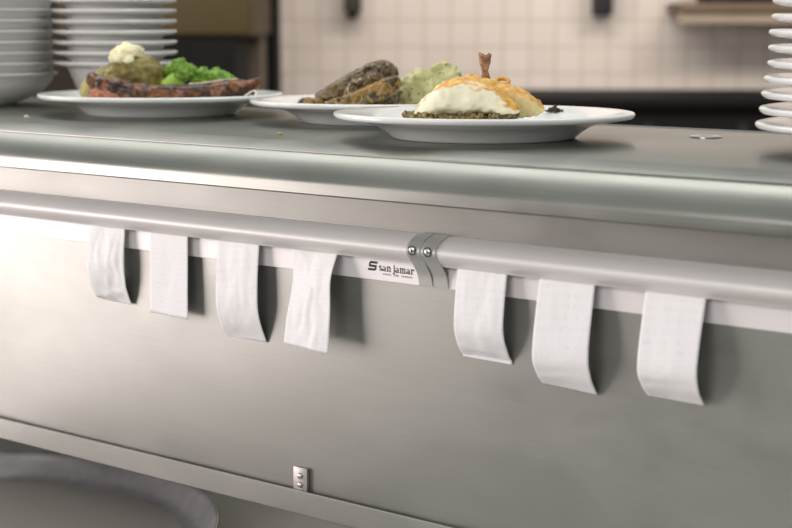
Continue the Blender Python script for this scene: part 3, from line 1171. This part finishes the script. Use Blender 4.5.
bm = bmesh.new()
rnd = random.Random(8)
for k in range(46):
    u, v_ = rnd.gauss(0, .0042), rnd.gauss(0, .004)
    hh = max(.001, .0075 - abs(u) * .9)
    ell(bm, (u, v_, rnd.uniform(.0, hh)), (rnd.uniform(.0008, .0022), rnd.uniform(.0008, .0022), rnd.uniform(.0006, .0014)), (rnd.uniform(0, 3), rnd.uniform(0, 3), 0), 6)
herb = fused('herb_garnish', bm, mat_food('dark_chopped_herbs', [(0.35, lin(30, 26, 14)), (0.55, lin(66, 58, 28)), (0.75, lin(104, 88, 50))], 260, 0.5, 0.5), .0007, 0, (), 0, None, 0.0)
place(herb, at(554, 1.592, CT + 0.0215))
rest(herb, 483)
tag(herb, 'dark chopped herb pinch at the right of the golden fish', 'garnish')

for px, d, r, c, label in ((280, 1.56, .0024, lin(176, 168, 70), 'tiny yellow green crumb on the steel between the plates'), (27, 1.83, .0028, lin(226, 214, 180), 'tiny pale crumb on the steel below the left bowls')):
    bm = bmesh.new()
    ell(bm, (0, 0, r * .6), (r, r * .8, r * .6), (0, 0, 0), 10)
    ell(bm, (r * .8, 0, r * .4), (r * .6, r * .5, r * .4), (0, 0, 0), 8)
    o = fused('crumb', bm, plain('crumb_colour', c, 0.5), .0006, 1, (), 0, None, 0.0)
    place(o, at(px, d, 1.2531))
    tag(o, label, 'crumb', 'crumbs on the steel')

# ------------------------------------------------------------------ background kitchen


def thing_at(name, px, d, label, cat, group=None):
    return tag(empty(name, at(px, d), TH), label, cat, group)


d = 5.45
w = 620 * d / F_PX
top = 1.37 - 70.0 / F_PX * 6.17
rg = thing_at('cooking_range', 500, d, 'long dark cooking range against the tiled wall behind the front plate', 'range')
box_obj('body', (0, .03, .10), (w, .70, top - .03), M['dark'], rg, .006)
box_obj('worktop', (-.01, 0, top - .03), (w + .01, .72, top), M['dark'], rg, .004)
for k in range(3):
    x0 = .03 + k * w / 3
    dr = box_obj('door', (x0, .005, .16), (x0 + w / 3 - .05, .0295, top - .20), M['dark'], rg, .005)
    bm = bmesh.new()
    cyl(bm, (x0 + .06, -.025, top - .26), (x0 + w / 3 - .11, -.025, top - .26), .010, .010, 14)
    for xx in (x0 + .09, x0 + w / 3 - .14):
        cyl(bm, (xx, -.025, top - .26), (xx, .006, top - .26), .007, .007, 10)
    finish(bm, 'handle', M['darkm'], dr, True)
    for q in range(3):
        bm = bmesh.new()
        cyl(bm, (x0 + .1 + q * .2, .0295, top - .11), (x0 + .1 + q * .2, .0, top - .11), .022, .018, 18)
        finish(bm, 'knob', M['darkm'], rg, True)
for x0 in (.03, w - .09):
    for y0 in (.06, .62):
        box_obj('foot', (x0, y0, 0), (x0 + .06, y0 + .06, .0998), M['dark'], rg)

d = 5.0
cb = thing_at('dark_cabinet', 96, d, 'dark cabinet standing behind the bowls below the olive cupboard', 'cabinet')
w = 138 * d / F_PX
top = zat(38, d)
box_obj('body', (0, .02, .06), (w, .55, top), M['dark'], cb, .005)
box_obj('plinth', (.02, .05, 0), (w - .02, .53, .0598), M['dark'], cb)
for k in range(2):
    x0 = .008 + k * w / 2
    dr = box_obj('door', (x0, .0, .09), (x0 + w / 2 - .016, .0195, top - .03), M['dark'], cb, .004)
    xx = x0 + (w / 2 - .05 if k == 0 else .03)
    bm = bmesh.new()
    cyl(bm, (xx, -.02, top - .45), (xx, -.02, top - .30), .006, .006, 12)
    finish(bm, 'handle', M['darkm'], dr, True)
d = 5.1
cu = thing_at('wall_cupboard', 60, d, 'olive brown wall cupboard above the dark cabinet at top left', 'cupboard')
olive = mat_paint('olive_cupboard_paint', lin(84, 71, 38))
w = 192 * d / F_PX
z0 = zat(36, d)
box_obj('body', (0, .02, z0), (w, .86, z0 + .7), olive, cu, .004)
for k in range(2):
    x0 = .006 + k * w / 2
    dr = box_obj('door', (x0, 0, z0 + .005), (x0 + w / 2 - .012, .0195, z0 + .69), olive, cu, .004)
    bm = bmesh.new()
    cyl(bm, (x0 + (w / 2 - .04 if k == 0 else .03), -.02, z0 + .25), (x0 + (w / 2 - .04 if k == 0 else .03), -.02, z0 + .36), .005, .005, 12)
    finish(bm, 'handle', M['darkm'], dr, True)

d = 5.9
sh = thing_at('wall_shelf', 676, d, 'wooden wall shelf on the tiles at the upper right', 'shelf')
w = 200 * d / F_PX
z0, z1 = zat(23.5, d), zat(12, d)
box_obj('board', (0, 0, z1), (w, WD - d - .0005, z1 + .034), mat_paint('brown_wood', lin(118, 98, 78)), sh, .003)
box_obj('rail', (0, .02, z0), (w, .05, z1 - .0002), mat_paint('pale_wood', lin(176, 160, 138)), sh, .003)
for xx in (.12, w - .16):
    box_obj('bracket', (xx, .051, z0 + .005), (xx + .025, WD - d - .0005, z1 - .0002), M['darkm'], sh, .003)
bx = thing_at('storage_box', 702, d + .02, 'dark storage box on the wooden wall shelf at upper right', 'box')
box_obj('body', (0, 0, z1 + .0342), (.42, .2, z1 + .17), M['dark'], bx, .006)
box_obj('lid', (-.006, -.006, z1 + .1702), (.426, .206, z1 + .19), M['darkm'], bx, .005)


def fixture(px, wpx, ybot, label, mat, mat2):
    d = 6.07
    t = thing_at('wall_dispenser', px, d, label, 'dispenser', 'dark dispensers on the tiled wall')
    hw = wpx / 2 * d / F_PX
    zb = zat(ybot, d)
    box_obj('body', (-hw, .0, zb + .022), (hw, WD - d - .0005, zb + .26), mat, t, .01, 3)
    box_obj('spout', (-hw * .55, .015, zb), (hw * .55, .07, zb + .0218), mat2, t, .004)
    return t


fixture(353, 17, 18.5, 'black dispenser on the tiles above the charred slices', plain('olive_black', (0.045, 0.043, 0.025, 1), .5), M['dark'])
fixture(601.5, 18, 21, 'black and grey dispenser on the tiles right of the shrimp tail', M['darkm'], plain('grey_plastic', (0.2, 0.19, 0.18, 1), .4))
